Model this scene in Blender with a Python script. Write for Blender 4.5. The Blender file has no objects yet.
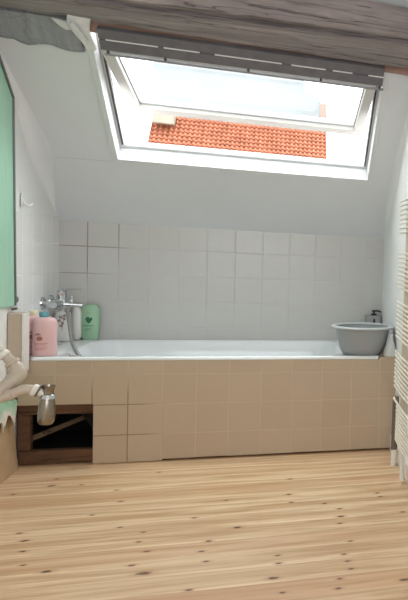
import bpy, bmesh, math, random
from mathutils import Vector, Matrix

random.seed(7)
C = bpy.context.scene
COL = C.collection

# ------------------------------------------------------------------ camera, sky, light, exposure
cam = bpy.data.cameras.new('camera')
cam.sensor_fit = 'AUTO'
cam.sensor_width = 36
cam.lens = 714.72 / 600 * 36
cam.shift_x = -(560.33 - 204) / 600
cam.clip_end = 200
cam_ob = bpy.data.objects.new('camera', cam)
COL.objects.link(cam_ob)
R = (0.93117208, -0.36118179, 0.04966161)
U = (-0.02524798, 0.07200422, 0.99708472)
F = (0.36370469, 0.9297113, -0.05792921)
cam_ob.matrix_world = Matrix(((R[0], U[0], -F[0], 1.14876), (R[1], U[1], -F[1], -3.96714),
                              (R[2], U[2], -F[2], 1.10335), (0, 0, 0, 1)))
C.camera = cam_ob

world = bpy.data.worlds.new('overcast_sky')
C.world = world
world.use_nodes = True
wn = world.node_tree
wn.nodes.clear()
w_out = wn.nodes.new('ShaderNodeOutputWorld')
w_bg = wn.nodes.new('ShaderNodeBackground')
w_bg.inputs[0].default_value = (0.95, 0.98, 1.0, 1)
w_bg.inputs[1].default_value = 3.5
wn.links.new(w_bg.outputs[0], w_out.inputs[0])


def area(name, loc, target, sx, sy, power, color):
    l = bpy.data.lights.new(name, 'AREA')
    l.shape = 'RECTANGLE'
    l.size = sx
    l.size_y = sy
    l.energy = power
    l.color = color
    o = bpy.data.objects.new(name, l)
    COL.objects.link(o)
    o.location = loc
    o.rotation_euler = (Vector(target) - Vector(loc)).to_track_quat('-Z', 'Y').to_euler()
    return o


area('rear_fill_light', (0.85, -4.35, 1.45), (0.85, 0.5, 1.1), 1.5, 1.6, 25, (0.93, 0.97, 1.0))  # added fill behind the camera, no window is built there
area('ceiling_fill_light', (0.85, -2.3, 2.40), (0.85, -2.3, 0), 1.3, 1.6, 6, (0.95, 0.98, 1.0))  # added fill under the ceiling, no lamp body hangs there

sun = bpy.data.lights.new('veiled_sun', 'SUN')      # sun behind thin cloud, above and beyond the window
sun.energy = 12
sun.angle = math.radians(95)
sun.color = (0.96, 0.98, 1.0)
sun_ob = bpy.data.objects.new('veiled_sun', sun)
COL.objects.link(sun_ob)
sun_ob.rotation_euler = Vector((-.22, -.46, -.86)).to_track_quat('-Z', 'Y').to_euler()

C.view_settings.view_transform = 'Standard'
C.view_settings.look = 'None'
C.view_settings.gamma = 1
C.view_settings.use_curve_mapping = False
C.view_settings.exposure = 0.0

# ------------------------------------------------------------------ helpers


class MB:
    """collects shapes in one bmesh and links them as one mesh object"""

    def __init__(self):
        self.bm = bmesh.new()

    def face(self, pts):
        return self.bm.faces.new([self.bm.verts.new(p) for p in pts])

    def hexa(self, a, b):
        """a, b: two matching polygons -> closed prism"""
        va = [self.bm.verts.new(p) for p in a]
        vb = [self.bm.verts.new(p) for p in b]
        n = len(va)
        self.bm.faces.new(va[::-1])
        self.bm.faces.new(vb)
        for i in range(n):
            j = (i + 1) % n
            self.bm.faces.new((va[i], va[j], vb[j], vb[i]))
        return self

    def box(self, x0, x1, y0, y1, z0, z1):
        return self.hexa([(x0, y0, z0), (x1, y0, z0), (x1, y1, z0), (x0, y1, z0)],
                         [(x0, y0, z1), (x1, y0, z1), (x1, y1, z1), (x0, y1, z1)])

    def loops(self, rings, closed=True, cap0=True, cap1=True):
        vs = [[self.bm.verts.new(p) for p in r] for r in rings]
        n = len(vs[0])
        for a, b in zip(vs[:-1], vs[1:]):
            for i in range(n if closed else n - 1):
                j = (i + 1) % n
                self.bm.faces.new((a[i], a[j], b[j], b[i]))
        if cap0:
            self.bm.faces.new(vs[0][::-1])
        if cap1:
            self.bm.faces.new(vs[-1])
        return self

    def lathe(self, prof, loc=(0, 0, 0), axis=(0, 0, 1), n=40, sx=1, sy=1, cap0=True, cap1=True):
        q = Vector(axis).to_track_quat('Z', 'Y')
        rings = []
        for r, z in prof:
            rings.append([Vector(loc) + q @ Vector((r * sx * math.cos(2 * math.pi * i / n),
                                                   r * sy * math.sin(2 * math.pi * i / n), z)) for i in range(n)])
        return self.loops(rings, True, cap0, cap1)

    def tube(self, pts, r, n=14):
        P = [Vector(p) for p in pts]
        rr = r if isinstance(r, (list, tuple)) else [r] * len(P)
        rings = []
        t0 = (P[1] - P[0]).normalized()
        up = Vector((0, 0, 1)) if abs(t0.z) < .9 else Vector((1, 0, 0))
        u = t0.cross(up).normalized()
        for i, p in enumerate(P):
            a = P[i] - P[i - 1] if i else P[1] - P[0]
            b = P[i + 1] - P[i] if i < len(P) - 1 else P[i] - P[i - 1]
            t = (a.normalized() + b.normalized()).normalized()
            u = (u - t * u.dot(t)).normalized()
            v = t.cross(u)
            rings.append([p + rr[i] * (u * math.cos(2 * math.pi * k / n) + v * math.sin(2 * math.pi * k / n))
                          for k in range(n)])
        return self.loops(rings)

    def build(self, name, mat, parent=None, smooth=False, bevel=0, seg=2, wn=False):
        bmesh.ops.recalc_face_normals(self.bm, faces=self.bm.faces[:])
        me = bpy.data.meshes.new(name)
        self.bm.to_mesh(me)
        self.bm.free()
        me.materials.append(mat)
        o = bpy.data.objects.new(name, me)
        COL.objects.link(o)
        if parent:
            o.parent = parent
            o.matrix_parent_inverse = parent.matrix_basis.inverted()
        if smooth:
            for p in me.polygons:
                p.use_smooth = True
            if hasattr(me, 'set_sharp_from_angle'):
                me.set_sharp_from_angle(angle=math.radians(50))
        if bevel:
            m = o.modifiers.new('bevel', 'BEVEL')
            m.width = bevel
            m.segments = seg
            m.limit_method = 'ANGLE'
            m.angle_limit = math.radians(40)
        return o


def tag(o, label=None, cat=None, group=None, kind=None):
    if label:
        o['label'] = label
    if cat:
        o['category'] = cat
    if group:
        o['group'] = group
    if kind:
        o['kind'] = kind
    return o


def thing(name, label, cat, loc=(0, 0, 0), group=None):
    o = bpy.data.objects.new(name, None)
    o.empty_display_size = .05
    COL.objects.link(o)
    o.location = loc
    return tag(o, label, cat, group)


def bez(pts, n=8):
    """Catmull-Rom smoothing of a polyline"""
    P = [Vector(p) for p in pts]
    P = [P[0] * 2 - P[1]] + P + [P[-1] * 2 - P[-2]]
    out = []
    for i in range(1, len(P) - 2):
        a, b, c, d = P[i - 1:i + 3]
        for k in range(n):
            t = k / n
            out.append(.5 * ((2 * b) + (c - a) * t + (2 * a - 5 * b + 4 * c - d) * t * t + (3 * b - a - 3 * c + d) * t ** 3))
    out.append(P[-2])
    return out


# ------------------------------------------------------------------ materials


class NT:
    def __init__(self, name):
        self.m = bpy.data.materials.new(name)
        self.m.use_nodes = True
        self.t = self.m.node_tree
        self.b = self.t.nodes['Principled BSDF']

    def n(self, kind, **kw):
        nd = self.t.nodes.new(kind)
        for k, v in kw.items():
            setattr(nd, k, v)
        return nd

    def put(self, sock, v):
        if hasattr(v, 'is_output'):
            self.t.links.new(v, sock)
        else:
            sock.default_value = v

    def math(self, op, a, b=0.0, c=None, clamp=False):
        nd = self.n('ShaderNodeMath', operation=op, use_clamp=clamp)
        self.put(nd.inputs[0], a)
        self.put(nd.inputs[1], b)
        if c is not None:
            self.put(nd.inputs[2], c)
        return nd.outputs[0]

    def mix(self, fac, a, b, blend='MIX'):
        nd = self.n('ShaderNodeMix', data_type='RGBA', blend_type=blend)
        self.put(nd.inputs[0], fac)
        self.put(nd.inputs[6], a)
        self.put(nd.inputs[7], b)
        return nd.outputs[2]

    def coord(self):
        return self.n('ShaderNodeTexCoord').outputs['Object']

    def xyz(self, v):
        nd = self.n('ShaderNodeSeparateXYZ')
        self.put(nd.inputs[0], v)
        return nd.outputs

    def vec(self, x, y, z):
        nd = self.n('ShaderNodeCombineXYZ')
        for i, v in enumerate((x, y, z)):
            self.put(nd.inputs[i], v)
        return nd.outputs[0]

    def mapping(self, v, scale=(1, 1, 1), loc=(0, 0, 0), rot=(0, 0, 0)):
        nd = self.n('ShaderNodeMapping')
        self.put(nd.inputs[0], v)
        nd.inputs['Scale'].default_value = scale
        nd.inputs['Location'].default_value = loc
        nd.inputs['Rotation'].default_value = rot
        return nd.outputs[0]

    def noise(self, v, scale, detail=4, rough=.55, dist=0):
        nd = self.n('ShaderNodeTexNoise')
        self.put(nd.inputs['Vector'], v)
        nd.inputs['Scale'].default_value = scale
        nd.inputs['Detail'].default_value = detail
        nd.inputs['Roughness'].default_value = rough
        nd.inputs['Distortion'].default_value = dist
        return nd.outputs[0]

    def ramp(self, v, lo, hi):
        nd = self.n('ShaderNodeMapRange')
        self.put(nd.inputs[0], v)
        nd.inputs[1].default_value = lo
        nd.inputs[2].default_value = hi
        return nd.outputs[0]

    def bump(self, h, strength=.3, dist=.01):
        nd = self.n('ShaderNodeBump')
        nd.inputs['Strength'].default_value = strength
        nd.inputs['Distance'].default_value = dist
        self.put(nd.inputs['Height'], h)
        self.t.links.new(nd.outputs[0], self.b.inputs['Normal'])

    def col(self, c):
        self.put(self.b.inputs['Base Color'], c)

    def rough(self, r, metal=0):
        self.put(self.b.inputs['Roughness'], r)
        self.b.inputs['Metallic'].default_value = metal


def lin(r, g, b):
    f = lambda c: (c / 255 / 12.92) if c / 255 <= .04045 else ((c / 255 + .055) / 1.055) ** 2.4
    return (f(r), f(g), f(b), 1)


def plain(name, rgb, rough=.5, metal=0, var=.06, scale=12, bump=0, coat=0):
    m = NT(name)
    c = lin(*rgb)
    nz = m.noise(m.coord(), scale)
    d = tuple(x * (1 - var) for x in c[:3]) + (1,)
    e = tuple(min(1, x * (1 + var)) for x in c[:3]) + (1,)
    m.col(m.mix(m.ramp(nz, .3, .7), d, e))
    m.rough(rough, metal)
    if bump:
        m.bump(m.noise(m.coord(), scale * 6), bump, .004)
    if coat:
        m.b.inputs['Coat Weight'].default_value = coat
    return m.m


def tiles(name, u_ax, v_ax, u0, v0, t, base, grout, rough=.25, gw=.0035, gstrength=.7, dark=None, base2=None, vmax=None, plaster=None, irregular=0.0):
    m = NT(name)
    co = m.xyz(m.coord())
    u = m.math('DIVIDE', m.math('SUBTRACT', co[u_ax], u0), t)
    v = m.math('DIVIDE', m.math('SUBTRACT', co[v_ax], v0), t)

    def dist(a):
        f = m.math('FRACT', m.math('ADD', a, 40.0))
        return m.math('MINIMUM', f, m.math('SUBTRACT', 1.0, f))
    d = m.math('MINIMUM', dist(u), dist(v))
    line = m.math('SUBTRACT', 1.0, m.ramp(d, gw / t * .35, gw / t * 1.1), clamp=True)
    cell = m.vec(m.math('FLOOR', m.math('ADD', u, 40.0)), m.math('FLOOR', m.math('ADD', v, 40.0)), 0.0)
    wnz = m.n('ShaderNodeTexWhiteNoise', noise_dimensions='3D')
    m.put(wnz.inputs[0], cell)
    b2 = base2 or tuple(x * .93 for x in base[:3]) + (1,)
    big = m.noise(m.coord(), 2.2, 3)
    tc = m.mix(m.math('MULTIPLY_ADD', wnz.outputs[0], .55, m.math('MULTIPLY', m.ramp(big, .3, .7), .45)), base, b2)
    speck = m.noise(m.coord(), 160, 2)
    mot = m.noise(m.coord(), 28, 4, .7)
    tc = m.mix(m.math('MULTIPLY', m.ramp(mot, .4, .7), .10), tc, tuple(x * .8 for x in base[:3]) + (1,))
    tc = m.mix(m.math('MULTIPLY', m.ramp(speck, .35, .75), .16), tc, tuple(x * .72 for x in base[:3]) + (1,))
    gfade = m.ramp(m.noise(m.coord(), 5.5, 2), .32, .66)
    gf = m.math('MULTIPLY', line, m.math('MULTIPLY_ADD', gfade, gstrength, .22), clamp=True)
    gc = grout
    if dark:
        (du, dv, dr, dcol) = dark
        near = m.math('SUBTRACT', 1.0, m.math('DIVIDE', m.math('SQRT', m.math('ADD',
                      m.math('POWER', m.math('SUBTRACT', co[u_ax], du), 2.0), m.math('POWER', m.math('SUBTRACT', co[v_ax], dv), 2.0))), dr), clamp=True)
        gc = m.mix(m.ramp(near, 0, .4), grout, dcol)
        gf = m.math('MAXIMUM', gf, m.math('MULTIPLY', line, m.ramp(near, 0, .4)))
    c = m.mix(gf, tc, gc)
    h = m.math('MULTIPLY', line, -.5)
    r = m.math('MULTIPLY_ADD', line, .4, rough)
    m.col(c)
    m.put(m.b.inputs['Roughness'], r)
    m.bump(m.math('ADD', h, m.math('MULTIPLY', m.noise(m.coord(), 7, 2), .5)), .35, .003)
    return m.m


# wall / ceiling plaster
def plaster(name, rgb, crease=None):
    m = NT(name)
    c = lin(*rgb)
    big = m.noise(m.coord(), 1.7, 4)
    col = m.mix(m.ramp(big, .3, .7), tuple(x * .95 for x in c[:3]) + (1,), c)
    if crease:                     # hairline joint between two plaster boards
        q = m.xyz(m.coord())
        wav = m.math('MULTIPLY', m.math('SUBTRACT', m.noise(m.coord(), 6, 2), .5), .012)
        ln = m.math('LESS_THAN', m.math('ABSOLUTE', m.math('ADD', m.math('SUBTRACT', q[2], crease), wav)), .0016)
        ln = m.math('MULTIPLY', ln, m.math('LESS_THAN', q[0], .335))
        col = m.mix(m.math('MULTIPLY', ln, .22), col, lin(120, 118, 114))
    m.col(col)
    m.rough(.75)
    m.bump(m.math('ADD', m.math('MULTIPLY', m.noise(m.coord(), 3.5, 3), 1.0), m.math('MULTIPLY', m.noise(m.coord(), 90, 2), .15)), .35, .01)
    return m.m


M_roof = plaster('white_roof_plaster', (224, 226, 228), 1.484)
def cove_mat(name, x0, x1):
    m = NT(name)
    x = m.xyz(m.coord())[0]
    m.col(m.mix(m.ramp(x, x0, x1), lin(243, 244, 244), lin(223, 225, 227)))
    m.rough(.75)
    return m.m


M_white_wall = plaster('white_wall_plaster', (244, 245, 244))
M_ceiling = plaster('old_ceiling_plaster', (205, 196, 176))

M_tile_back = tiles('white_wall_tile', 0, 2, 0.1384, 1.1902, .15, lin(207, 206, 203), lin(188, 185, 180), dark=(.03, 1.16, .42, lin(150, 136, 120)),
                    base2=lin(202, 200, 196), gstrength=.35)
M_tile_left = tiles('white_side_tile', 1, 2, 0.56, .45, .15, lin(247, 247, 246), lin(222, 219, 214), gstrength=.4)
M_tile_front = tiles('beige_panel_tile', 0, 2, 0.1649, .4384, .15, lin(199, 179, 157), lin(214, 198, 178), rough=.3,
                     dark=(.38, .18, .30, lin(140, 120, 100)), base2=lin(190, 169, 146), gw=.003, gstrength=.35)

# lower-left bare plaster with painted upper part
m = NT('bare_tan_plaster')
nz = m.noise(m.coord(), 9, 5)
m.col(m.mix(m.ramp(nz, .3, .7), lin(176, 146, 112), lin(196, 168, 134)))
m.rough(.85)
m.bump(m.noise(m.coord(), 30, 4), .5, .006)
M_bare = m.m

# floor boards with grain, pale sapwood edges, knots and nails
KNOTS = [(0.277, -0.875), (0.315, -0.957), (0.337, -1.058), (0.374, -1.182), (0.457, -1.254), (0.12, -0.402), (0.227, -0.212),
         (0.233, -0.312), (0.348, -0.323), (0.546, -0.587), (0.474, -0.733), (0.6, -0.896), (0.501, -0.429), (0.702, -1.27),
         (0.688, -0.967), (0.688, -1.061), (0.729, -1.159), (0.921, -1.113), (0.907, -1.204), (0.931, -1.297), (0.75, -1.345),
         (0.899, -1.509), (1.013, -0.998), (0.849, -0.854), (0.631, -0.193), (0.951, -0.667), (1.21, -0.424), (1.201, -0.646),
         (1.211, -0.753), (1.401, -0.88), (1.4, -0.97), (1.391, -1.046), (1.577, -0.712), (1.584, -0.762), (1.415, -1.237),
         (1.16, -1.306), (1.163, -1.374), (1.147, -1.488), (1.384, -1.352), (1.391, -1.414), (1.397, -1.481), (1.355, -1.549),
         (1.345, -1.618), (1.558, -1.611), (1.176, -1.602), (1.651, -0.977), (1.345, -0.798)]
BIG = {(0.315, -0.957): 1.5, (0.457, -1.254): 1.5, (0.75, -1.345): 1.8, (1.147, -1.488): 1.6, (0.899, -1.509): 1.3,
       (1.013, -0.998): 1.2, (0.233, -0.312): 1.4, (1.21, -0.424): 1.2, (1.558, -1.611): 1.4, (1.4, -0.97): 1.3}
m = NT('pine_floorboards')
co = m.coord()
s = m.xyz(co)
wob = m.math('MULTIPLY', m.math('SUBTRACT', m.noise(m.mapping(co, (.7, .7, .7)), 1.5, 1), .5), .03)
yb = m.math('DIVIDE', m.math('ADD', m.math('ADD', s[1], wob), 10.03), .135)
bid = m.math('FLOOR', yb)
fy = m.math('FRACT', yb)
wn1 = m.n('ShaderNodeTexWhiteNoise', noise_dimensions='1D')
m.put(wn1.inputs['W'], bid)
rnd = wn1.outputs[0]
off = m.math('MULTIPLY', rnd, 37.0)
gv = m.vec(m.math('ADD', s[0], off), m.math('ADD', s[1], off), 0.0)
grain = m.noise(m.mapping(gv, (1.3, 38, 1)), 2.0, 6, .62, .5)
broad = m.noise(m.mapping(gv, (.9, 11, 1)), 1.6, 4, .55, .8)
c = m.mix(m.ramp(broad, .38, .62), lin(196, 158, 118), lin(230, 202, 166))
c = m.mix(m.math('MULTIPLY', m.ramp(grain, .42, .75), .35), c, lin(172, 132, 98))
c = m.mix(m.math('MULTIPLY', m.math('SUBTRACT', rnd, .45), 1.1, clamp=True), c, lin(196, 148, 110))
edge = m.math('MINIMUM', fy, m.math('SUBTRACT', 1.0, fy))
sap = m.math('MULTIPLY', m.math('SUBTRACT', 1.0, m.ramp(fy, .02, .22), clamp=True), m.ramp(m.noise(m.mapping(gv, (1, 3, 1)), 1.2, 2), .35, .6))
c = m.mix(m.math('MULTIPLY', sap, .7), c, lin(244, 220, 184))
gap = m.math('SUBTRACT', 1.0, m.ramp(edge, .006, .022), clamp=True)
c = m.mix(m.math('MULTIPLY', gap, .45), c, lin(150, 108, 72))
warp = m.noise(co, 60, 2)
kd = None
for kx, ky in KNOTS:
    sc = BIG.get((kx, ky), 1.0) * random.uniform(.75, 1.05)
    dx = m.math('MULTIPLY', m.math('SUBTRACT', s[0], kx), 1 / (.0165 * sc))
    dy = m.math('MULTIPLY', m.math('SUBTRACT', s[1], ky), 1 / (.0095 * sc))
    d = m.math('ADD', m.math('MULTIPLY', dx, dx), m.math('MULTIPLY', dy, dy))
    kd = d if kd is None else m.math('MINIMUM', kd, d)
kd = m.math('ADD', kd, m.math('MULTIPLY', m.math('SUBTRACT', warp, .5), .9))
halo = m.math('SUBTRACT', 1.0, m.ramp(kd, .4, 3.2), clamp=True)
core = m.math('SUBTRACT', 1.0, m.ramp(kd, .12, .75), clamp=True)
c = m.mix(m.math('MULTIPLY', halo, .4), c, lin(176, 122, 78))
c = m.mix(m.math('MULTIPLY', core, .92), c, lin(78, 46, 28))
# scattered small pin knots elsewhere on the floor
vor = m.n('ShaderNodeTexVoronoi')
m.put(vor.inputs['Vector'], m.mapping(gv, (2.2, 5.0, 1)))
vor.inputs['Scale'].default_value = 1.6
pk = m.math('SUBTRACT', 1.0, m.ramp(vor.outputs['Distance'], .012, .035), clamp=True)
c = m.mix(m.math('MULTIPLY', pk, .18), c, lin(140, 98, 70))
m.col(c)
m.rough(m.math('MULTIPLY_ADD', grain, .2, .38))
m.bump(m.math('SUBTRACT', m.math('MULTIPLY', grain, .25), m.math('MULTIPLY', gap, 1.2)), .3, .004)
M_floor = m.m


def wood(name, c0, c1, c2, sx=(1, 14, 14), rough=.8, scale=3.0, bump=.6, crack=.55):
    m = NT(name)
    co = m.coord()
    g = m.noise(m.mapping(co, sx), scale, 7, .65, .6)
    b = m.noise(m.mapping(co, (sx[0] * .8, sx[1] * .25, sx[2] * .25)), scale, 4, .6, .3)
    c = m.mix(m.ramp(b, .32, .68), lin(*c0), lin(*c1))
    c = m.mix(m.math('MULTIPLY', m.ramp(g, .45, .8), .75), c, lin(*c2))
    crk = m.noise(m.mapping(co, (sx[0] * .3, sx[1] * .8, sx[2] * .8), (3, 1, 2)), scale * .8, 2, .4, .0)
    ck = m.math('SUBTRACT', 1.0, m.ramp(m.math('ABSOLUTE', m.math('SUBTRACT', crk, .5)), .004, .02), clamp=True)
    c = m.mix(m.math('MULTIPLY', ck, crack), c, tuple(x * .35 for x in lin(*c2)[:3]) + (1,))
    m.col(c)
    m.rough(rough)
    m.bump(m.math('SUBTRACT', g, m.math('MULTIPLY', ck, .8)), bump, .012)
    return m.m


M_beam = wood('weathered_oak', (138, 129, 131), (174, 162, 161), (92, 85, 86), sx=(1, 16, 16))
M_lintel = wood('reddish_old_timber', (150, 116, 104), (180, 148, 136), (110, 86, 80), sx=(1, 16, 16))
M_plank = wood('grey_weathered_plank', (144, 145, 150), (164, 164, 168), (122, 122, 126), sx=(9, 3, 3), scale=4, bump=.3, crack=.12)
M_frame_wood = wood('brown_raw_timber', (98, 68, 46), (114, 80, 56), (68, 46, 32), sx=(2, 12, 12))
M_brace = wood('pale_raw_timber', (104, 84, 66), (118, 96, 76), (80, 62, 48), sx=(2, 12, 12))
M_void = plain('painted_recess_shade', (34, 28, 25), .95, var=.3, bump=.5)  # near-black colour paints the shade under the tub
M_frame = plain('white_window_paint', (224, 225, 226), .7, var=.02, scale=5)
M_frame.node_tree.nodes['Principled BSDF'].inputs['Specular IOR Level'].default_value = .2
M_sash = plain('white_sash_paint', (212, 209, 204), .75, var=.02, scale=5)
M_sash.node_tree.nodes['Principled BSDF'].inputs['Specular IOR Level'].default_value = .15
M_seal = plain('dark_rubber_seal', (70, 68, 68), .6)
M_blind = plain('grey_violet_blind_fabric', (112, 108, 113), .8, var=.12, scale=20)
M_blind_bar = plain('grey_aluminium_bar', (150, 150, 152), .4, .3)
M_slot = plain('painted_light_gap', (245, 245, 245), .5, var=.01)  # white stands in for daylight showing through the blind
M_enamel = plain('white_enamel', (236, 240, 242), .12, var=.015, scale=3, coat=.5)
M_chrome = plain('chrome', (206, 208, 210), .12, 1.0, var=.03)
M_dchrome = plain('worn_chrome', (150, 143, 132), .26, 1.0, var=.1, scale=30)
M_hose = plain('grey_metal_hose', (150, 148, 146), .4, .4, var=.1, scale=60)
M_pvc = plain('white_pvc', (192, 179, 163), .4, var=.04)
M_collar = plain('bright_white_pvc', (228, 224, 216), .35, var=.02)
M_bowl = plain('grey_plastic', (156, 160, 162), .38, var=.03, scale=6)
M_bowl_rim = plain('light_grey_plastic', (178, 183, 184), .35, var=.02, scale=6)
M_radiator = plain('cream_radiator_enamel', (240, 234, 220), .3, var=.02)
M_collector = plain('cream_collector_enamel', (222, 212, 194), .35, var=.02)
M_pink = plain('pink_plastic', (228, 188, 190), .35, var=.02)
M_cream = plain('cream_plastic', (234, 226, 196), .4, var=.02)
M_teal = plain('teal_plastic', (92, 156, 166), .4, var=.02)
M_whiteplastic = plain('white_plastic', (238, 236, 232), .3, var=.02)
M_label_brown = plain('brown_print', (156, 104, 92), .5, var=.1)
M_text_rose = plain('rose_print', (196, 134, 142), .5, var=.05)
M_green = plain('green_plastic', (164, 202, 170), .35, var=.03)
M_leaf = plain('dark_green_print', (38, 104, 70), .5, var=.05)
M_midgreen = plain('mid_green_print', (92, 160, 112), .5, var=.05)
M_greypl = plain('grey_dispenser_plastic', (150, 150, 150), .4, var=.08)
M_black = plain('black_plastic', (34, 34, 36), .35, var=.05)
M_palegrey = plain('pale_grey_plastic', (206, 210, 212), .4, var=.05)
M_pillar = plain('beige_board', (192, 176, 158), .6, var=.05, scale=8)
M_pillar_edge = plain('white_edge_paint', (238, 234, 230), .5, var=.02)
M_chunk = plain('torn_white_plaster', (230, 229, 229), .8, var=.1, scale=14, bump=.4)
M_edge = plain('dark_metal_edging', (112, 116, 114), .35, .5)
M_hook = plain('white_hook_plastic', (238, 238, 236), .35, var=.02)
M_pipegrey = plain('grey_pipe_lagging', (112, 102, 94), .8, var=.1)

# green back-painted panel
m = NT('green_painted_glass')
co = m.coord()
big = m.noise(m.mapping(co, (2, 3, 1)), 2.5, 4)
drip = m.noise(m.mapping(co, (30, 30, 2.5)), 1.2, 4)
c = m.mix(m.ramp(big, .3, .7), lin(160, 212, 184), lin(174, 222, 196))
c = m.mix(m.math('MULTIPLY', m.ramp(drip, .58, .72), .45), c, lin(134, 190, 160))
m.col(c)
m.rough(.12)
M_greenglass = m.m

m = NT('peeling_green_paint')
co = m.coord()
big = m.noise(m.mapping(co, (1, 2, 2)), 9, 5)
s = m.xyz(co)
zz = m.math('ADD', s[2], m.math('MULTIPLY', m.math('SUBTRACT', big, .5), .16))
c = m.mix(m.ramp(big, .3, .7), lin(150, 204, 170), lin(184, 220, 194))
c = m.mix(m.math('SUBTRACT', 1.0, m.ramp(zz, .27, .31), clamp=True), c, lin(230, 222, 210))
m.col(c)
m.rough(.6)
M_peel = m.m

# window pane: clear glass
m = NT('window_glass')
m.t.nodes.remove(m.b)
out = m.t.nodes['Material Output']
tr = m.n('ShaderNodeBsdfTransparent')
tr.inputs[0].default_value = (.97, .985, .98, 1)
gl = m.n('ShaderNodeBsdfGlossy')
gl.inputs['Roughness'].default_value = .02
lw_ = m.n('ShaderNodeLayerWeight')
fac_ = m.math('MULTIPLY_ADD', m.math('POWER', lw_.outputs['Facing'], 4.0), .8, .03, clamp=True)
dirt = m.n('ShaderNodeBsdfTranslucent')
dirt.inputs[0].default_value = (.95, .97, 1, 1)
mx = m.n('ShaderNodeMixShader')
m.t.links.new(fac_, mx.inputs[0])
m.t.links.new(tr.outputs[0], mx.inputs[1])
m.t.links.new(gl.outputs[0], mx.inputs[2])
mx2 = m.n('ShaderNodeMixShader')
m.put(mx2.inputs[0], m.math('MULTIPLY_ADD', m.noise(m.coord(), 6, 3), .03, .012))
m.t.links.new(mx.outputs[0], mx2.inputs[1])
m.t.links.new(dirt.outputs[0], mx2.inputs[2])
m.t.links.new(mx2.outputs[0], out.inputs[0])
M_glass = m.m

# outside
m = NT('orange_clay_tile')
co = m.coord()
s = m.xyz(co)
wnz = m.n('ShaderNodeTexWhiteNoise', noise_dimensions='3D')
m.put(wnz.inputs[0], m.vec(m.math('FLOOR', m.math('DIVIDE', s[0], .105)), m.math('FLOOR', m.math('DIVIDE', s[2], .108)), 0.0))
c = m.mix(wnz.outputs[0], lin(150, 92, 66), lin(172, 110, 82))
m.col(c)
m.rough(.8)
M_orange = m.m
m = NT('pale_render')
nz = m.noise(m.mapping(m.coord(), (1, 1, 2)), .6, 3, .5)
m.col(m.mix(m.ramp(nz, .35, .75), lin(142, 148, 151), lin(124, 133, 138)))
m.rough(.9)
M_render = m.m
M_chimney = plain('pale_orange_brick', (150, 106, 84), .9, var=.1, scale=3)
M_mortar = plain('cream_mortar', (168, 158, 142), .9, var=.1, scale=3)

# ------------------------------------------------------------------ room shell
W, D = 1.75, .70
ROOF0 = 1.735                      # z of the roof underside at y = 0
SL = .8
YR = -4.6
CEIL = 2.47
yc = (ROOF0 - CEIL) / SL           # where the slope meets the flat ceiling
O = Vector((0, .311, 1.486))
UP = Vector((0, -.7809, .6247))
NN = Vector((0, .6247, .7809))


def RP(x, v, d=0):
    p = O + UP * v + NN * d
    return (x, p.y, p.z)


def rbox(mb, x0, x1, v0, v1, d0, d1):
    return mb.hexa([RP(x0, v0, d0), RP(x1, v0, d0), RP(x1, v1, d0), RP(x0, v1, d0)],
                   [RP(x0, v0, d1), RP(x1, v0, d1), RP(x1, v1, d1), RP(x0, v1, d1)])


b = MB().box(-.1, W + .1, YR - .1, D + .1, -.12, 0)
tag(b.build('floor', M_floor), kind='structure')
# walls
b = MB().box(-.1, W + .1, D, D + .1, 0, 1.30)
tag(b.build('wall_back', M_tile_back), kind='structure')
b = MB().box(-.12, 0, YR, D + .0, 0, 2.6)
wl = tag(b.build('wall_left', M_white_wall), kind='structure')
b = MB().box(0, .004, 0.004, D, .5, 1.2)
tag(b.build('trim_3', M_tile_left), kind='structure')
b = MB()
prof = [(0, .30), (.006, .27), (.012, .2), (.02, .1), (.03, .0)]
b.loops([[(x, y, z) for x, z in prof] + [(-.01, y, 0), (-.01, y, .30)] for y in (-.02, -.12, -.3, -.6, -1.2)])
tag(b.build('baseboard_left', M_bare, smooth=True), kind='structure')
b = MB().box(W, W + .12, YR, D, 0, 2.6)
tag(b.build('wall_right', M_white_wall), kind='structure')
b = MB().box(-.12, W + .12, YR - .12, YR, 0, 2.6)
tag(b.build('wall_rear', M_white_wall), kind='structure')
b = MB().box(-.12, W + .12, YR, yc, CEIL, CEIL + .12)
tag(b.build('ceiling', M_ceiling), kind='structure')
# sloped roof underside around the window opening
WX0, WX1, WV1 = .345, 1.602, .83
vb = -.55
vt = (Vector((0, yc - .1, ROOF0 - SL * (yc - .1))) - O).dot(UP)
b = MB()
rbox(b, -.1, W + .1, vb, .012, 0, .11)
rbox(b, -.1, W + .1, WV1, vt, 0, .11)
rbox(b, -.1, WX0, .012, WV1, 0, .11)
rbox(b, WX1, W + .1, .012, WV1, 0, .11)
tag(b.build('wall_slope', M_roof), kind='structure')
# soft coves where the slope meets the side walls
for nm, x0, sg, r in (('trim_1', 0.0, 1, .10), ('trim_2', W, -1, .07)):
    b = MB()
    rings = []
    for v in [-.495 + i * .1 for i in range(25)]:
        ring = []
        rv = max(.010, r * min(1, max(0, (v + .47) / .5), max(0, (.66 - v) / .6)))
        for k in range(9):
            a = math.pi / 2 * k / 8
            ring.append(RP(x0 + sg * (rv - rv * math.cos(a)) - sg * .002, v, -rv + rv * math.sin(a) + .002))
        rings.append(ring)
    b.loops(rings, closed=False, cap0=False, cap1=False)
    tag(b.build(nm, cove_mat('cove_plaster', x0, x0 + sg * r * .45), smooth=True), kind='structure')
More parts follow.
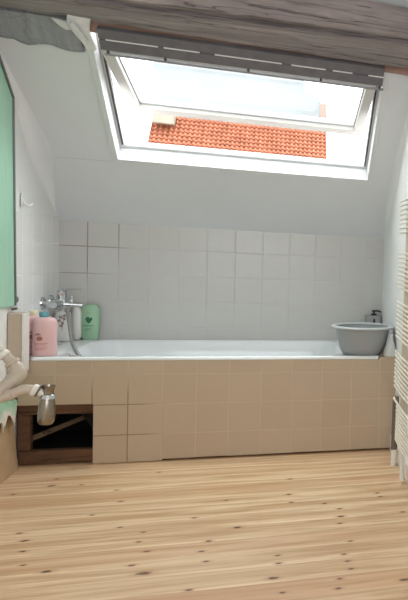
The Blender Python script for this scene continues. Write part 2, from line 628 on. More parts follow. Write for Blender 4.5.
# the roof's outer tiles below the window and the street level outside
M_outer = plain('dark_roof_tile', (96, 84, 78), .9, var=.15, scale=8)
M_ground = plain('street_paving', (120, 118, 114), .9, var=.1, scale=1)
b = MB()
rbox(b, -3, 5, -4.2, -.02, .112, .14)
rbox(b, -3, -.12, -.02, vt, .112, .14)
rbox(b, W + .12, 5, -.02, vt, .112, .14)
tag(b.build('roof_outside', M_outer), kind='structure')
b = MB().box(-60, 60, 2.5, 110, -3.2, -3)
tag(b.build('ground', M_ground), kind='structure')
# baseboard on the right
b = MB().box(W - .022, W, -3.9, -.005, 0, .085)
tag(b.build('baseboard_right', M_whiteplastic, bevel=.004), kind='structure')

# ------------------------------------------------------------------ roof window
win = thing('window_1', 'white roof window in the slope, its sash swung open outward', 'window', RP(.97, 0, 0))
win['kind'] = 'structure'
b = MB()
fx0, fx1 = .331, 1.616
rbox(b, fx0, fx1, 0, .0125, -.012, .0)
rbox(b, fx0, .3455, .0125, .84, -.012, .0)
rbox(b, 1.6015, fx1, .0125, .84, -.012, .0)
b.build('casing', M_frame, win, bevel=.002)
b = MB()
rbox(b, .346, 1.601, .013, .028, -.012, .112)
rbox(b, .346, .356, .028, .83, -.012, .112)
rbox(b, 1.591, 1.601, .028, .83, -.012, .112)
rbox(b, .346, 1.601, .815, .83, .0, .112)
b.build('reveal', M_frame, win)
b = MB()
rbox(b, .356, 1.591, .028, .044, .078, .114)
rbox(b, .356, .376, .044, .815, .078, .114)
rbox(b, 1.571, 1.591, .044, .815, .078, .114)
rbox(b, .356, 1.591, .79, .815, .078, .114)
b.build('frame', M_frame, win, bevel=.003)
b = MB()
for x in (.366, 1.573):
    rbox(b, x, x + .008, .05, .8, .073, .079)
b.build('seal', M_seal, win)

# sash: from hinge H to the swung-out bottom edge
Hp = Vector(RP(0, .66, .0))
Bp = Vector((0, .4365, 1.7635))
sd = (Hp - Bp)
SLEN = sd.length
sd.normalize()
sn = Vector((1, 0, 0)).cross(sd)
if sn.y < 0:
    sn = -sn


def SP(x, t, d):
    p = Bp + sd * t + sn * d
    return (x, p.y, p.z)


def sbox(mb, x0, x1, t0, t1, d0, d1):
    return mb.hexa([SP(x0, t0, d0), SP(x1, t0, d0), SP(x1, t1, d0), SP(x0, t1, d0)],
                   [SP(x0, t0, d1), SP(x1, t0, d1), SP(x1, t1, d1), SP(x0, t1, d1)])


sx0, sx1 = .386, 1.564
b = MB()
TOP = SLEN + .06
sbox(b, sx0, sx1, 0, .07, 0, .06)
sbox(b, sx0, sx0 + .048, .07, TOP, 0, .06)
sbox(b, sx1 - .048, sx1, .07, TOP, 0, .06)
sbox(b, sx0 + .048, sx1 - .048, TOP - .025, TOP, 0, .06)
sash = b.build('sash', M_sash, win, bevel=.004)
b = MB()
sbox(b, sx0 + .045, sx1 - .045, .067, TOP - .02, .042, .048)
b.build('pane', M_glass, sash)
b = MB()
sbox(b, sx0 + .048, sx0 + .054, .07, TOP - .03, .024, .03)
sbox(b, sx1 - .054, sx1 - .048, .07, TOP - .03, .024, .03)
sbox(b, sx0 + .048, sx1 - .048, .07, .075, .024, .03)
b.build('glazing_seal', M_blind_bar, sash)

# blind: cassette, white strips painted as light gaps, lower bar with nubs
bl = thing('pleated_blind', 'grey pleated blind folded up under the beam at the top of the roof window', 'blind', RP(.97, .72, -.02))
b = MB()
rbox(b, .395, 1.586, .738, .786, -.055, -.03)
b.build('fabric_stack', M_blind, bl, bevel=.003)
b = MB()
rbox(b, .395, 1.586, .796, .844, -.055, -.03)
b.build('head_rail', M_blind, bl, bevel=.003)
for x0, x1 in ((.42, .617), (.64, .781), (.842, 1.124), (1.165, 1.318), (1.35, 1.44), (1.515, 1.585)):
    b = MB()
    rbox(b, x0, x1, .786, .796, -.05, -.036)
    b.build('light_gap_strip', M_slot, bl)
b = MB()
rbox(b, .405, 1.594, .708, .718, -.052, -.038)
bar = b.build('pull_bar', M_blind_bar, bl, bevel=.002)
for x in (.42, .64, .98, 1.30, 1.575):
    b = MB()
    rbox(b, x - .005, x + .005, .712, .742, -.05, -.04)
    b.build('cord_clip', M_seal, bar)

# timber: beam, lintel, plank
b = MB()
rings = []
rnd_ = random.Random(3)
N = 26
for i in range(N + 1):
    t = i / N
    x = -.08 + t * (W + .16)
    j = lambda a=.006: rnd_.uniform(-a, a)
    zb = 2.003 - .018 * t
    zf = 1.992 + .045 * t
    ztop = 2.29 - .125 * t
    rings.append([(x, -.385 + j(.004), zb + j(.004)), (x, -.385, zb + .03),
                  (x, -.60, 2.205), (x, -.66 + j(), min(ztop, 2.245) + j(.004)), (x, -.675 + j(), 2.15 + j()),
                  (x, -.668 + j(), 2.08 + j()), (x, -.652 + j(), zf + .026 + j(.003)), (x, -.618, zf + .022), (x, -.632 + j(.003), zf + .002 + j(.003)), (x, -.60 + j(), zf + j(.004)), (x, -.5 + j(), (zf + zb) / 2 + .004 + j(.004))])
b.loops(rings)
tag(b.build('ceiling_beam', M_beam, smooth=True), 'massive weathered oak beam crossing the room above the roof window', 'beam')
b = MB()
rings = []
for i in range(15):
    x = .345 + (1.74 - .345) * i / 14
    e = rnd_.uniform(-.004, .004)
    rings.append([RP(x, .800 + e, -.002), RP(x, .800 + e, -.024), RP(x, .868, -.026 + e * .3), RP(x, .868, -.002)])
b.loops(rings)
tag(b.build('timber_lintel', M_lintel), 'reddish timber lintel strip between blind and big beam', 'lintel')
b = MB()
rings = []
low = [.705, .70, .697, .699, .684, .676, .682, .69, .694, .692, .682, .676, .672, .674, .678]
for i, lo in enumerate(low):
    x = .002 + .318 * i / 14
    rings.append([RP(x, lo, -.001), RP(x, lo + .006, -.018), RP(x, lo + .03, -.03), RP(x, .855, -.034), RP(x, .862, -.001)])
b.loops(rings)
tag(b.build('wall_plank', M_plank), 'grey weathered plank with ragged lower edge left of the roof window', 'plank')
# torn lining at the window corner
b = MB()


def sheet(mb, outline, d_in, d_out):
    a = [RP(x, v, d_in[i] if isinstance(d_in, list) else d_in) for i, (x, v) in enumerate(outline)]
    c = [RP(x, v, d_out[i] if isinstance(d_out, list) else d_out) for i, (x, v) in enumerate(outline)]
    mb.hexa(a, c)


def lining(mb, outline, depth, th=.012):
    """plaster shard: outline given on the slope, each corner pulled off it by its depth"""
    a, c = [], []
    for (x, v), d in zip(outline, depth):
        xx = x + .33 * (1.149 - x) * d
        a.append(RP(xx, v + 1.04 * d, -d))
        c.append(RP(xx, v + 1.04 * d, -d + th))
    mb.hexa(a, c)


lining(b, [(.326, .683), (.352, .675), (.366, .69), (.352, .765), (.36, .80), (.369, .845), (.30, .860), (.285, .843), (.276, .80), (.284, .765), (.31, .73)],
       [.014, .014, .018, .05, .06, .055, .045, .05, .06, .055, .04])
ch = tag(b.build('torn_lining', M_chunk), 'torn white plaster lining hanging at the top left corner of the roof window', 'plaster lining')
b = MB()
lining(b, [(.222, .812), (.258, .805), (.272, .802), (.284, .766), (.268, .762), (.245, .78)], [.045, .05, .056, .05, .045, .045], .008)
b.build('loose_flap', M_chunk, ch)
b = MB()
lining(b, [(.335, .688), (.318, .705), (.292, .752), (.286, .79), (.298, .80), (.318, .755), (.34, .715)], [.028, .04, .062, .07, .074, .066, .045], .006)
b.build('loose_flap', M_chunk, ch)

# ------------------------------------------------------------------ bathtub
H = .523
tx0, tx1, ty0, ty1 = .063, 1.655, -.006, .698
tub = thing('bathtub', 'white enamel bathtub under the roof window', 'bathtub', ((tx0 + tx1) / 2, .35, 0))


def rr(x0, x1, y0, y1, r, z, n=12):
    pts = []
    for cx, cy, a0 in ((x1 - r, y1 - r, 0), (x0 + r, y1 - r, 90), (x0 + r, y0 + r, 180), (x1 - r, y0 + r, 270)):
        for k in range(n + 1):
            a = math.radians(a0 + 90 * k / n)
            pts.append((cx + r * math.cos(a), cy + r * math.sin(a), z))
    # extra points along straights come from matching counts only
    return pts


b = MB()
ix0, ix1, iy0, iy1 = .19, 1.47, .036, .655
rings = [rr(tx0 + .002, tx1 - .002, ty0 + .004, ty1, .02, H - .018), rr(tx0, tx1, ty0, ty1, .022, H - .015), rr(tx0, tx1, ty0, ty1, .024, H - .005),
         rr(tx0 + .004, tx1 - .004, ty0 + .004, ty1 - .002, .024, H - .001), rr(tx0 + .010, tx1 - .010, ty0 + .010, ty1 - .008, .026, H),
         rr(ix0 - .012, ix1 + .012, iy0 - .012, iy1 + .012, .14, H), rr(ix0 - .003, ix1 + .003, iy0 - .003, iy1 + .003, .135, H - .004),
         rr(ix0 + .004, ix1 - .004, iy0 + .004, iy1 - .004, .13, H - .015), rr(ix0 + .02, ix1 - .03, iy0 + .015, iy1 - .015, .13, H - .12),
         rr(ix0 + .05, ix1 - .10, iy0 + .035, iy1 - .035, .13, H - .30), rr(ix0 + .09, ix1 - .18, iy0 + .07, iy1 - .07, .12, H - .375),
         rr(ix0 + .16, ix1 - .26, iy0 + .13, iy1 - .13, .1, H - .39)]
b.loops(rings, cap0=False)
b.build('tub', M_enamel, tub, smooth=True)
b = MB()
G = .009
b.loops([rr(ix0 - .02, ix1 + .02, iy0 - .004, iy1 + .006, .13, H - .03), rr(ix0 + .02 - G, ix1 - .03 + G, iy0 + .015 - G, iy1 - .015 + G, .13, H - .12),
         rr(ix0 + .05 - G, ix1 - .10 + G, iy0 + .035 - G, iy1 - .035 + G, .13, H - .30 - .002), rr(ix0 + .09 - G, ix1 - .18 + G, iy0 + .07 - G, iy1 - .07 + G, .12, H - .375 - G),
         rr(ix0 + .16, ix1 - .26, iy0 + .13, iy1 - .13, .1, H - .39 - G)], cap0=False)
b.build('underside_shade', M_void, tub, smooth=True)  # added dark shell, its colour paints shade on the tub's underside
b = MB()
b.lathe([(.032, 0), (.032, .004), (.024, .006)], (.42, .33, H - .389), n=24)
b.build('drain', M_chrome, tub, smooth=True)

# tiled surround: front panel with opening, right ledge
pan = thing('bath_surround', 'beige tiled bath panel under the tub with a cut-out at its left', 'bath surround', (.9, 0, 0))
b = MB()
y0, y1 = 0, .028
ox1, oz1 = .321, .295


def irregular_box(mb, x0, x1, z0f, z1, n):
    for i in range(n):
        a = x0 + (x1 - x0) * i / n
        c = x0 + (x1 - x0) * (i + 1) / n
        mb.box(a, c, y0, y1, z0f(i), z1)


b.box(.002, ox1, y0, y1, oz1, H - .019)
zb = [.002, .003, .010, .011, .009, .010, .011, .010, .011, .010]
xs = [ox1, .465, .615, .765, .915, 1.065, 1.215, 1.365, 1.515, 1.665, W - .001]
for i in range(10):
    b.box(xs[i], xs[i + 1], y0, y1, zb[i], H - .019)
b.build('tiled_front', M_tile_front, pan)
b = MB().box(tx1 + .003, W - .001, 0, D - .001, H - .019, H - .006)
b.build('tiled_ledge', M_tile_front, pan)
b = MB().box(.006, tx0 - .002, .03, D - .001, H - .019, H - .002)
b.build('tiled_ledge', M_enamel, pan)

# timber support in the cut-out
fr_ = thing('support_frame', 'rough brown timber frame inside the dark opening of the bath panel', 'frame', (.165, .08, 0))
MB().box(.008, .318, .032, .075, .242, .318).build('top_rail', M_frame_wood, fr_, bevel=.003)
MB().box(.012, .316, .032, .075, .004, .068).build('bottom_rail', M_frame_wood, fr_, bevel=.003)
MB().box(.010, .060, .034, .075, .070, .240).build('post', M_frame_wood, fr_, bevel=.003)
b = MB()
b.hexa([(.012, .08, .085), (.012, .10, .085), (.012, .10, .112), (.012, .08, .112)], [(.262, .20, .186), (.262, .22, .186), (.262, .22, .208), (.262, .20, .208)])
b.build('brace', M_brace, fr_)
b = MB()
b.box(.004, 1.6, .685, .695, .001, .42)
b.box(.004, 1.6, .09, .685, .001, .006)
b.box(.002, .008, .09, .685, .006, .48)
b.build('recess_shade_lining', M_void, fr_)  # added dark sheets, the shade inside the cut-out is in their colour

# ------------------------------------------------------------------ left wall things
gp = thing('green_panel', 'glossy green wall panel with dark metal edging left of the bath', 'panel', (0, -.45, .76))
pv = [(-.012, .765), (-.055, 1.70), (-.19, 1.81), (-.72, 2.235), (-.95, 2.235), (-.95, .765)]
b = MB().hexa([(.003, y, z) for y, z in pv], [(.012, y, z) for y, z in pv])
b.build('sheet', M_greenglass, gp)
b = MB()
pe = pv[:4]
for (ya, za), (yb_, zb_) in zip(pe[:-1], pe[1:]):
    d = Vector((0, yb_ - ya, zb_ - za)).normalized()
    n_ = Vector((0, d.z, -d.y)) * .012
    if n_.y < 0:
        n_ = -n_
    q = [(ya, za), (yb_, zb_), (yb_ - n_.y, zb_ - n_.z), (ya - n_.y, za - n_.z)]
    b.hexa([(.002, *p) for p in q], [(.018, *p) for p in q])
b.build('edging', M_edge, gp)
b = MB()
b.lathe([(.012, 0), (.016, .004), (.014, .012), (.006, .016)], (.003, .004, .79), (1, 0, 0), n=20)
b.build('fixing_knob', M_pipegrey, gp, smooth=True)
b = MB().box(.012, .02, -.06, -.01, .745, .755)
b.build('clip', M_seal, gp)

# peeling painted sheet at the bottom left
b = MB()
top, bot = [], []
rz = random.Random(5)
NY = 30
for i in range(NY + 1):
    y = -.6 + .594 * i / NY
    top.append(y)
    bot.append(.265 + .045 * math.sin(i * .9) * rz.random() + .03 * rz.uniform(-1, 1) - .10 * max(0, (-.12 - y)))
rings = []
for i in range(NY + 1):
    y = top[i]
    k = .012 + .006 * math.sin(i * .8)
    rings.append([(.004, y, .43), (.006, y, .40), (.010 + k * .4, y, .32), (.016 + k, y, bot[i]), (.013 + k, y, bot[i] + .002), (.002, y, .34), (.001, y, .43)])
b.loops(rings)
tag(b.build('peeling_paint', M_peel), 'peeling green painted wall covering with torn white edge under the waste pipes', 'wall covering')

# boxed board beside the tub
pl_ = thing('boxed_post', 'beige boxed post with white edge between wall and pink bottles', 'post', (.035, -.045, .30))
MB().box(.002, .054, -.078, -.006, .44, .733).build('board', M_pillar, pl_, bevel=.002)
MB().box(.055, .066, -.078, -.008, .465, .731).build('edge_strip', M_pillar_edge, pl_, bevel=.002)

# wall hook
hk = thing('wall_hook', 'small white hook on the left wall above the bath', 'hook', (.004, .09, 1.25))
MB().box(.004, .010, .078, .106, 1.222, 1.285).build('plate', M_hook, hk, bevel=.004)
b = MB()
b.tube(bez([(.008, .092, 1.25), (.02, .094, 1.232), (.034, .1, 1.226), (.044, .108, 1.238)]), .006)
b.build('prong', M_hook, hk, smooth=True)

# ------------------------------------------------------------------ mixer
mx_ = thing('bath_mixer', 'chrome bath mixer with lever and hose on the left wall', 'tap', (.004, .48, .74))
for yy in (.41, .555):
    b = MB()
    b.lathe([(.0, 0), (.034, .0), (.032, .008), (.018, .014)], (.0045, yy, .742), (1, 0, 0), n=28)
    b.build('rosette', M_chrome, mx_, smooth=True)
    b = MB()
    b.tube([(.008, yy, .742), (.022, yy, .742), (.05, yy + (.0), .737)], [.012, .012, .017])
    b.lathe([(.019, -.012), (.021, -.008), (.021, .008), (.019, .012)], (.05, yy, .737), (1, 0, 0), n=8)
    b.build('union', M_chrome, mx_, smooth=True)
b = MB()
b.tube(bez([(.06, .38, .735), (.062, .42, .736), (.064, .48, .737), (.062, .54, .736), (.06, .59, .735)], 4),
       [.017] * 2 + [.021] * 2 + [.025] * 4 + [.028] * 4 + [.025] * 2 + [.020] * 3)
b.build('body', M_chrome, mx_, smooth=True)
b = MB()
sp = [(.055, .036, .732), (.085, .031, .735), (.12, .024, .734), (.15, .019, .732), (.168, .015, .729)]
b.loops([[(x, .48 + w_ * math.cos(a), zc + w_ * .6 * math.sin(a)) for a in [2 * math.pi * k / 16 for k in range(16)]] for x, w_, zc in sp])
b.build('spout', M_chrome, mx_, smooth=True)
b = MB()
b.lathe([(.022, 0), (.021, .02), (.024, .026), (.024, .055), (.018, .06)], (.072, .48, .745), n=28)
b.build('cartridge', M_chrome, mx_, smooth=True)
b = MB()
lv = [(.058, .022, .803, .007), (.075, .022, .807, .007), (.10, .015, .810, .006), (.13, .012, .812, .0045), (.16, .010, .813, .003)]
b.loops([[(x, .48 + w_ * math.cos(a), zc + h_ * math.sin(a)) for a in [2 * math.pi * k / 14 for k in range(14)]] for x, w_, zc, h_ in lv])
b.build('lever', M_chrome, mx_, smooth=True)
b = MB()
b.lathe([(.007, 0), (.008, .016), (.004, .022), (.010, .03), (.009, .036)], (.118, .48, .738), n=16)
b.build('diverter_knob', M_chrome, mx_, smooth=True)
b = MB()
b.lathe([(.012, 0), (.013, .006), (.013, .018), (.010, .022)], (.108, .44, .695), n=16)
b.tube(bez([(.108, .445, .70), (.131, .378, .648), (.155, .31, .590), (.180, .25, .545), (.212, .205, .505), (.245, .20, .45), (.30, .22, .30), (.42, .27, .170), (.60, .32, .160)], 6), .009)
b.build('hose', M_hose, mx_, smooth=True)

# ------------------------------------------------------------------ bottles


def oval(mb, prof, loc, p=2.6, n=40, rot=0):
    """prof: (half width, half depth, z)"""
    rings = []
    cr, sr = math.cos(rot), math.sin(rot)
    for a, d, z in prof:
        ring = []
        for k in range(n):
            t = 2 * math.pi * k / n
            cx = math.copysign(abs(math.cos(t)) ** (2 / p), math.cos(t)) * a
            cy = math.copysign(abs(math.sin(t)) ** (2 / p), math.sin(t)) * d
            ring.append((loc[0] + cx * cr - cy * sr, loc[1] + cx * sr + cy * cr, loc[2] + z))
        rings.append(ring)
    return mb.loops(rings)


def print_patch(mb, outline, loc, y, th=.0012):
    """flat printed patch on a bottle front (faces -y)"""
    mb.hexa([(loc[0] + x, loc[1] + y, loc[2] + z) for x, z in outline], [(loc[0] + x, loc[1] + y + th, loc[2] + z) for x, z in outline])


def ell(cx, cz, a, c, rot=0, n=16):
    return [(cx + a * math.cos(t) * math.cos(rot) - c * math.sin(t) * math.sin(rot),
             cz + a * math.cos(t) * math.sin(rot) + c * math.sin(t) * math.cos(rot)) for t in [2 * math.pi * k / n for k in range(n)]]


def pink(loc, label, capmat, capname, capx):
    t = thing('shampoo_bottle', label, 'bottle', loc, 'pink bottles at the corner of the tub')
    b = MB()
    oval(b, [(.043, .030, 0), (.047, .034, .004), (.048, .035, .02), (.048, .035, .146), (.047, .034, .162), (.041, .03, .175),
             (.032, .024, .181), (.022, .018, .184)], loc)
    b.build('body', M_pink, t, smooth=True)
    b = MB()
    b.lathe([(.017, 0), (.0185, .002), (.0185, .022), (.017, .025)], (loc[0] + capx, loc[1], loc[2] + .182), n=28)
    b.build('cap', capmat, t, smooth=True)
    b = MB()
    print_patch(b, ell(-.012, .085, .012, .011), loc, -.0362)
    for z, wd in ((.10, .016), (.105, .010)):
        print_patch(b, [(-.022 - wd / 2, z), (-.022 + wd, z + .002), (-.022 + wd, z + .006), (-.022 - wd / 2, z + .004)], loc, -.0362)
    b.build('emblem', M_label_brown, t)
    b = MB()
    for z, x0, x1 in ((.062, -.032, .022), (.055, -.03, .012), (.040, -.03, .018), (.033, -.03, .006)):
        print_patch(b, [(x0, z), (x1, z), (x1, z + .0022), (x0, z + .0022)], loc, -.0362)
    b.build('small_print', M_text_rose, t)
    return t


pink((.112, .045, H), 'pink shampoo bottle with teal cap at the front corner of the tub', M_teal, 'teal', -.004)
pink((.060, .118, H), 'pink shampoo bottle with cream cap behind the teal-capped one', M_cream, 'cream', -.012)

t = thing('shower_gel_bottle', 'white bottle with brown flower print under the mixer', 'bottle', (.050, .60, H))
loc = (.050, .60, H)
b = MB()
oval(b, [(.034, .022, 0), (.037, .025, .004), (.038, .026, .06), (.037, .025, .142), (.033, .023, .158), (.022, .018, .165)], loc)
b.build('body', M_whiteplastic, t, smooth=True)
b = MB()
b.lathe([(.016, 0), (.016, .018), (.014, .02)], (loc[0], loc[1], loc[2] + .163), n=24)
b.build('cap', M_whiteplastic, t, smooth=True)
b = MB()
rp = random.Random(2)
for cx, cz in ((-.004, .13), (.012, .122), (-.012, .112), (.006, .10), (-.002, .085), (.014, .14)):
    for k in range(5):
        a = 2 * math.pi * k / 5 + rp.random()
        print_patch(b, ell(cx + .005 * math.cos(a), cz + .005 * math.sin(a), .0042, .0022, a, 8), loc, -.0272)
print_patch(b, [(.001, .06), (.003, .06), (.006, .10), (.004, .10)], loc, -.0272)
b.build('flower_print', M_label_brown, t)

t = thing('shampoo_bottle', 'plain rounded white bottle behind the hanging shower hose', 'bottle', (.102, .658, H))
loc = (.102, .658, H)
b = MB()
oval(b, [(.020, .018, 0), (.024, .022, .004), (.026, .025, .05), (.0265, .025, .10), (.025, .024, .145), (.020, .02, .168), (.015, .014, .178), (.006, .006, .182)], loc, 2.2)
b.build('body', M_whiteplastic, t, smooth=True)
b = MB()
oval(b, [(.0235, .0205, .001), (.0255, .0225, .012)], (loc[0], loc[1], loc[2]), 2.2)
b.build('foot_ring', M_pipegrey, t, smooth=True)

t = thing('shower_gel_bottle', 'light green bottle with dark leaf emblem against the back tiles', 'bottle', (.166, .660, H))
loc = (.166, .660, H)
b = MB()
oval(b, [(.034, .02, 0), (.037, .024, .004), (.042, .027, .06), (.044, .028, .11), (.043, .028, .15), (.042, .026, .178), (.032, .022, .192), (.02, .016, .198)], loc, 2.4)
b.build('body', M_green, t, smooth=True)
b = MB()
print_patch(b, [(-.02, .118)] + [(-.02 + .034 * k / 8, .118 - .024 * math.sin(math.pi * k / 8)) for k in range(1, 8)] + [(.014, .118), (.010, .129), (.001, .122), (-.006, .132), (-.014, .126)], loc, -.0298)
b.build('leaf_emblem', M_leaf, t)
for z, x0, x1, h in ((.078, -.03, .018, .005), (.062, -.022, .012, .003), (.052, -.026, .0, .003), (.150, -.012, .0, .003)):
    b = MB()
    print_patch(b, [(x0, z), (x1, z), (x1, z + h), (x0, z + h)], loc, -.0296)
    b.build('printed_line', M_midgreen, t)

# ------------------------------------------------------------------ wash bowl, dispenser, container
loc = (1.577, .125, H)
t = thing('wash_bowl', 'round grey plastic wash bowl on the right corner of the tub', 'bowl', loc)
b = MB()
prof = [(.02, .001), (.100, .0), (.108, .004), (.122, .03), (.136, .075), (.143, .12), (.147, .136),
        (.142, .136), (.138, .12), (.131, .075), (.117, .033), (.102, .010), (.02, .008)]
b.lathe([(q[0], q[1] * 1.1) for q in prof], loc, n=64)
b.build('basin', M_bowl, t, smooth=True)
b = MB()
b.lathe([(.140, .131), (.160, .128), (.168, .131), (.169, .136), (.164, .141), (.150, .142), (.142, .140), (.139, .134)], (loc[0], loc[1], loc[2] + .0136), n=64, cap0=False, cap1=False)
bmr = b
bmr.build('rim', M_bowl_rim, t, smooth=True)

t = thing('soap_dispenser', 'grey soap dispenser with black pump in the corner behind the bowl', 'dispenser', (1.693, .655, H - .006))
b = MB()
oval(b, [(.046, .026, .0), (.050, .03, .003), (.050, .03, .166), (.047, .027, .170)], (1.693, .655, H - .006), 5)
b.build('body', M_greypl, t, smooth=True)
b = MB()
lx, ly, lz = 1.697, .655, H - .006
b.lathe([(.018, .169), (.018, .178), (.010, .182), (.006, .184), (.006, .190), (.013, .192), (.013, .202), (.004, .204)], (lx, ly, lz), n=24)
b.tube(bez([(lx, ly, lz + .197), (lx + .02, ly - .012, lz + .199), (lx + .038, ly - .026, lz + .194)]), .006)
b.build('pump', M_black, t, smooth=True)
b = MB()
print_patch(b, ell(.004, .135, .007, .016), (1.693, .655, H - .006), -.0312)
b.build('emblem', M_black, t)

t = thing('plastic_container', 'small pale grey plastic container between the bowl and the right wall', 'container', (1.708, -.0, H - .006))
t.location = (1.718, .03, H - .006)
b = MB()
b.lathe([(.030, .0), (.036, .004), (.034, .03), (.022, .07), (.014, .09), (.013, .12), (.010, .124)], (1.718, .03, H - .006), n=28)
b.build('body', M_palegrey, t, smooth=True)

# ------------------------------------------------------------------ towel radiator
rd = thing('towel_radiator', 'tall cream towel radiator with closely set rungs on the right wall', 'radiator', (1.69, -.85, .2))
XR, YF, YN = 1.662, -.52, -1.14
zs = []
for z0, z1, n in ((1.332, 1.186, 8), (1.091, .930, 9), (.860, .697, 9), (.624, .460, 9), (.397, .225, 10)):
    zs += [z0 + (z1 - z0) * k / (n - 1) for k in range(n)]


for z in zs:
    b = MB()
    low_ = z < .41
    yf = YF - (.09 if low_ and z < .39 else 0)
    P = [(XR + .004, yf, z), (XR, yf - .03, z), (XR - .004, -.83, z), (XR, YN + .03, z), (XR + .004, YN, z)]
    b.tube(P, .005, 10)
    b.build('rung', M_radiator, rd, smooth=True)
for yy in (-.60, -1.06):
    b = MB()
    b.box(1.682, 1.716, yy - .018, yy + .018, .20, 1.345)
    b.build('collector', M_collector, rd, bevel=.006)
for yy, zz in ((-.60, 1.14), (-.60, .66), (-1.06, 1.14), (-1.06, .66)):
    b = MB()
    b.lathe([(.012, 0), (.012, .036)], (1.714, yy, zz), (1, 0, 0), n=16)
    b.build('wall_bracket', M_collector, rd, smooth=True)
b = MB()
b.tube(bez([(1.70, -.60, .205), (1.70, -.60, .13), (1.705, -.60, .02)]), .011)
b.lathe([(.016, 0), (.019, .006), (.019, .035), (.014, .042)], (1.70, -.60, .155), n=20)
b.build('valve', M_whiteplastic, rd, smooth=True)
b = MB()
b.tube([(1.708, -.30, .085), (1.708, -.30, .36)], .016)
t = thing('lagged_pipe', 'dark lagged pipe rising from the floor behind the radiator', 'pipe', (1.708, -.30, 0))
b.build('lagging', M_pipegrey, t, smooth=True)
b = MB()
b.tube([(1.708, -.30, .0), (1.708, -.30, .085)], .014)
b.build('sleeve', M_whiteplastic, t, smooth=True)

# ------------------------------------------------------------------ waste pipes with bottle trap
YP = -.8
wp = thing('waste_pipe', 'white plastic waste pipe with elbow and chrome bottle trap sticking out of the left wall', 'waste pipe', (.0, YP, .55))
b = MB()
up_ = bez([(.0, YP - .05, .735), (.09, YP - .03, .715), (.193, YP, .659), (.228, YP, .622), (.250, YP, .594)], 6)
b.tube(up_, .0175, 18)
b.build('upper_pipe', M_pvc, wp, smooth=True)
b = MB()
b.tube(bez([(.228, YP, .622), (.248, YP - .004, .596), (.254, YP - .012, .577), (.243, YP - .022, .561), (.226, YP - .034, .545), (.208, YP - .044, .524), (.196, YP - .05, .494)], 6),
       [.0205] * 4 + [.0235] * 4 + [.0255] * 14 + [.022] * 15, 18)
b.build('elbow', M_pvc, wp, smooth=True)
b = MB()
d = Vector((.07, 0, -.067)).normalized()
b.lathe([(.0205, 0), (.0245, .002), (.0245, .012), (.021, .014)], (.226, YP, .625), Vector((.6, 0, -.75)).normalized(), n=24)
b.build('socket_ring', M_pvc, wp, smooth=True)
b = MB()
b.lathe([(.0175, 0), (.0215, .002), (.0215, .014), (.018, .016)], (.232, YP - .05, .507), Vector((.9, 0, .36)).normalized(), n=24)
b.build('socket_ring', M_pvc, wp, smooth=True)
b = MB()
b.lathe([(.019, 0), (.022, .003), (.022, .017), (.019, .02)], (.196, YP, .656), d, n=24)
b.build('collar', M_collar, wp, smooth=True)
b = MB()
low_path = bez([(.0, YP - .05, .43), (.10, YP - .055, .455), (.195, YP - .05, .490), (.245, YP - .05, .512), (.278, YP - .05, .526), (.305, YP - .045, .526), (.318, YP - .035, .520)], 6)
b.tube(low_path, [.0165] * 16 + [.0185] * 12 + [.0175] * (len(low_path) - 28), 18)
b.build('lower_pipe', M_pvc, wp, smooth=True)
d = Vector((.9, .1, -.42)).normalized()
b = MB()
b.lathe([(.018, 0), (.0225, .002), (.0235, .008), (.0225, .016), (.019, .019)], (.303, YP - .045, .527), d, n=28)
b.build('collar', M_collar, wp, smooth=True)
b = MB()
b.lathe([(.020, 0), (.0215, .002), (.019, .006)], (.3195, YP - .043, .5195), d, n=28)
b.build('seal_ring', M_pipegrey, wp, smooth=True)
b = MB()
b.tube([(.318, YP - .043, .520), (.345, YP - .04, .507)], .0145, 18)
b.build('inlet_tube', M_collar, wp, smooth=True)
tr_ = Vector((.357, YP - .04, 0))
b = MB()
ax = Vector((-.09, 0, 1)).normalized()
base = Vector((.345, YP - .04, .393))
b.lathe([(.008, 0), (.020, .002), (.026, .012), (.027, .03), (.0265, .06), (.0245, .085), (.021, .098), (.019, .106), (.021, .108), (.021, .113),
         (.018, .115), (.018, .128), (.0205, .142), (.0225, .147), (.0205, .147), (.016, .130), (.015, .118)], base, (.06, 0, 1), n=36)
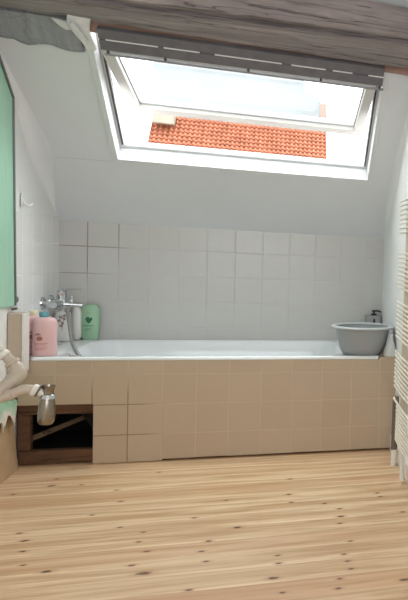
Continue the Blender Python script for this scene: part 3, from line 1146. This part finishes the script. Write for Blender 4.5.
trap = b.build('bottle_trap', M_dchrome, wp, smooth=True)
b = MB()
b.lathe([(.0275, .100), (.0245, .104), (.0235, .112), (.021, .114)], base, (.06, 0, 1), n=36, cap0=False, cap1=False)
b.build('trap_nut', M_chrome, trap, smooth=True)

# ------------------------------------------------------------------ neighbour house seen through the window
nb = thing('neighbouring_house', 'neighbouring house with orange tiled roof and pale wall seen through the window', 'house', (.1, 17, 0))
b = MB()
x0, x1 = -1.92, 2.16
y0_, z0_, y1_, z1_ = 15.4, 2.95, 16.6, 4.20
nr, ncx = 11, 38
px_ = (x1 - x0) / ncx
rowL = []
sub = 6
for r in range(nr):
    for e, lift in ((0, .045), (.96, .0)):
        f = (r + e) / nr
        rowL.append((y0_ + (y1_ - y0_) * f, z0_ + (z1_ - z0_) * f, lift))
grid = []
for (yy, zz, lift) in rowL:
    grid.append([b.bm.verts.new((x0 + px_ * k / sub, yy - (.03 * math.cos(2 * math.pi * k / sub) + lift) * .8, zz + (.03 * math.cos(2 * math.pi * k / sub) + lift) * .5)) for k in range(ncx * sub + 1)])
for a, c in zip(grid[:-1], grid[1:]):
    for k in range(ncx * sub):
        b.bm.faces.new((a[k], a[k + 1], c[k + 1], c[k]))
b.build('tiled_roof', M_orange, nb)
b = MB()
b.hexa([(-1.95, 16.75, -3), (2.12, 16.75, -3), (2.12, 16.75, 4.75), (1.96, 16.75, 5.10), (1.60, 16.75, 5.2), (1.4, 16.75, 7.0), (-1.98, 16.75, 7.0)],
       [(-1.95, 20, -3), (2.12, 20, -3), (2.12, 20, 4.75), (1.96, 20, 5.10), (1.60, 20, 5.2), (1.4, 20, 7.0), (-1.98, 20, 7.0)])
b.build('pale_wall', M_render, nb)
MB().box(-1.9, 2.1, 15.55, 16.75, -3, 2.85).build('front_wall', M_render, nb)
MB().box(1.99, 2.17, 16.62, 16.9, 3.9, 4.95).build('chimney', M_chimney, nb, bevel=.02)
MB().box(-1.86, -1.42, 16.0, 16.72, 3.9, 4.16).build('mortar_ridge', M_mortar, nb, bevel=.03)
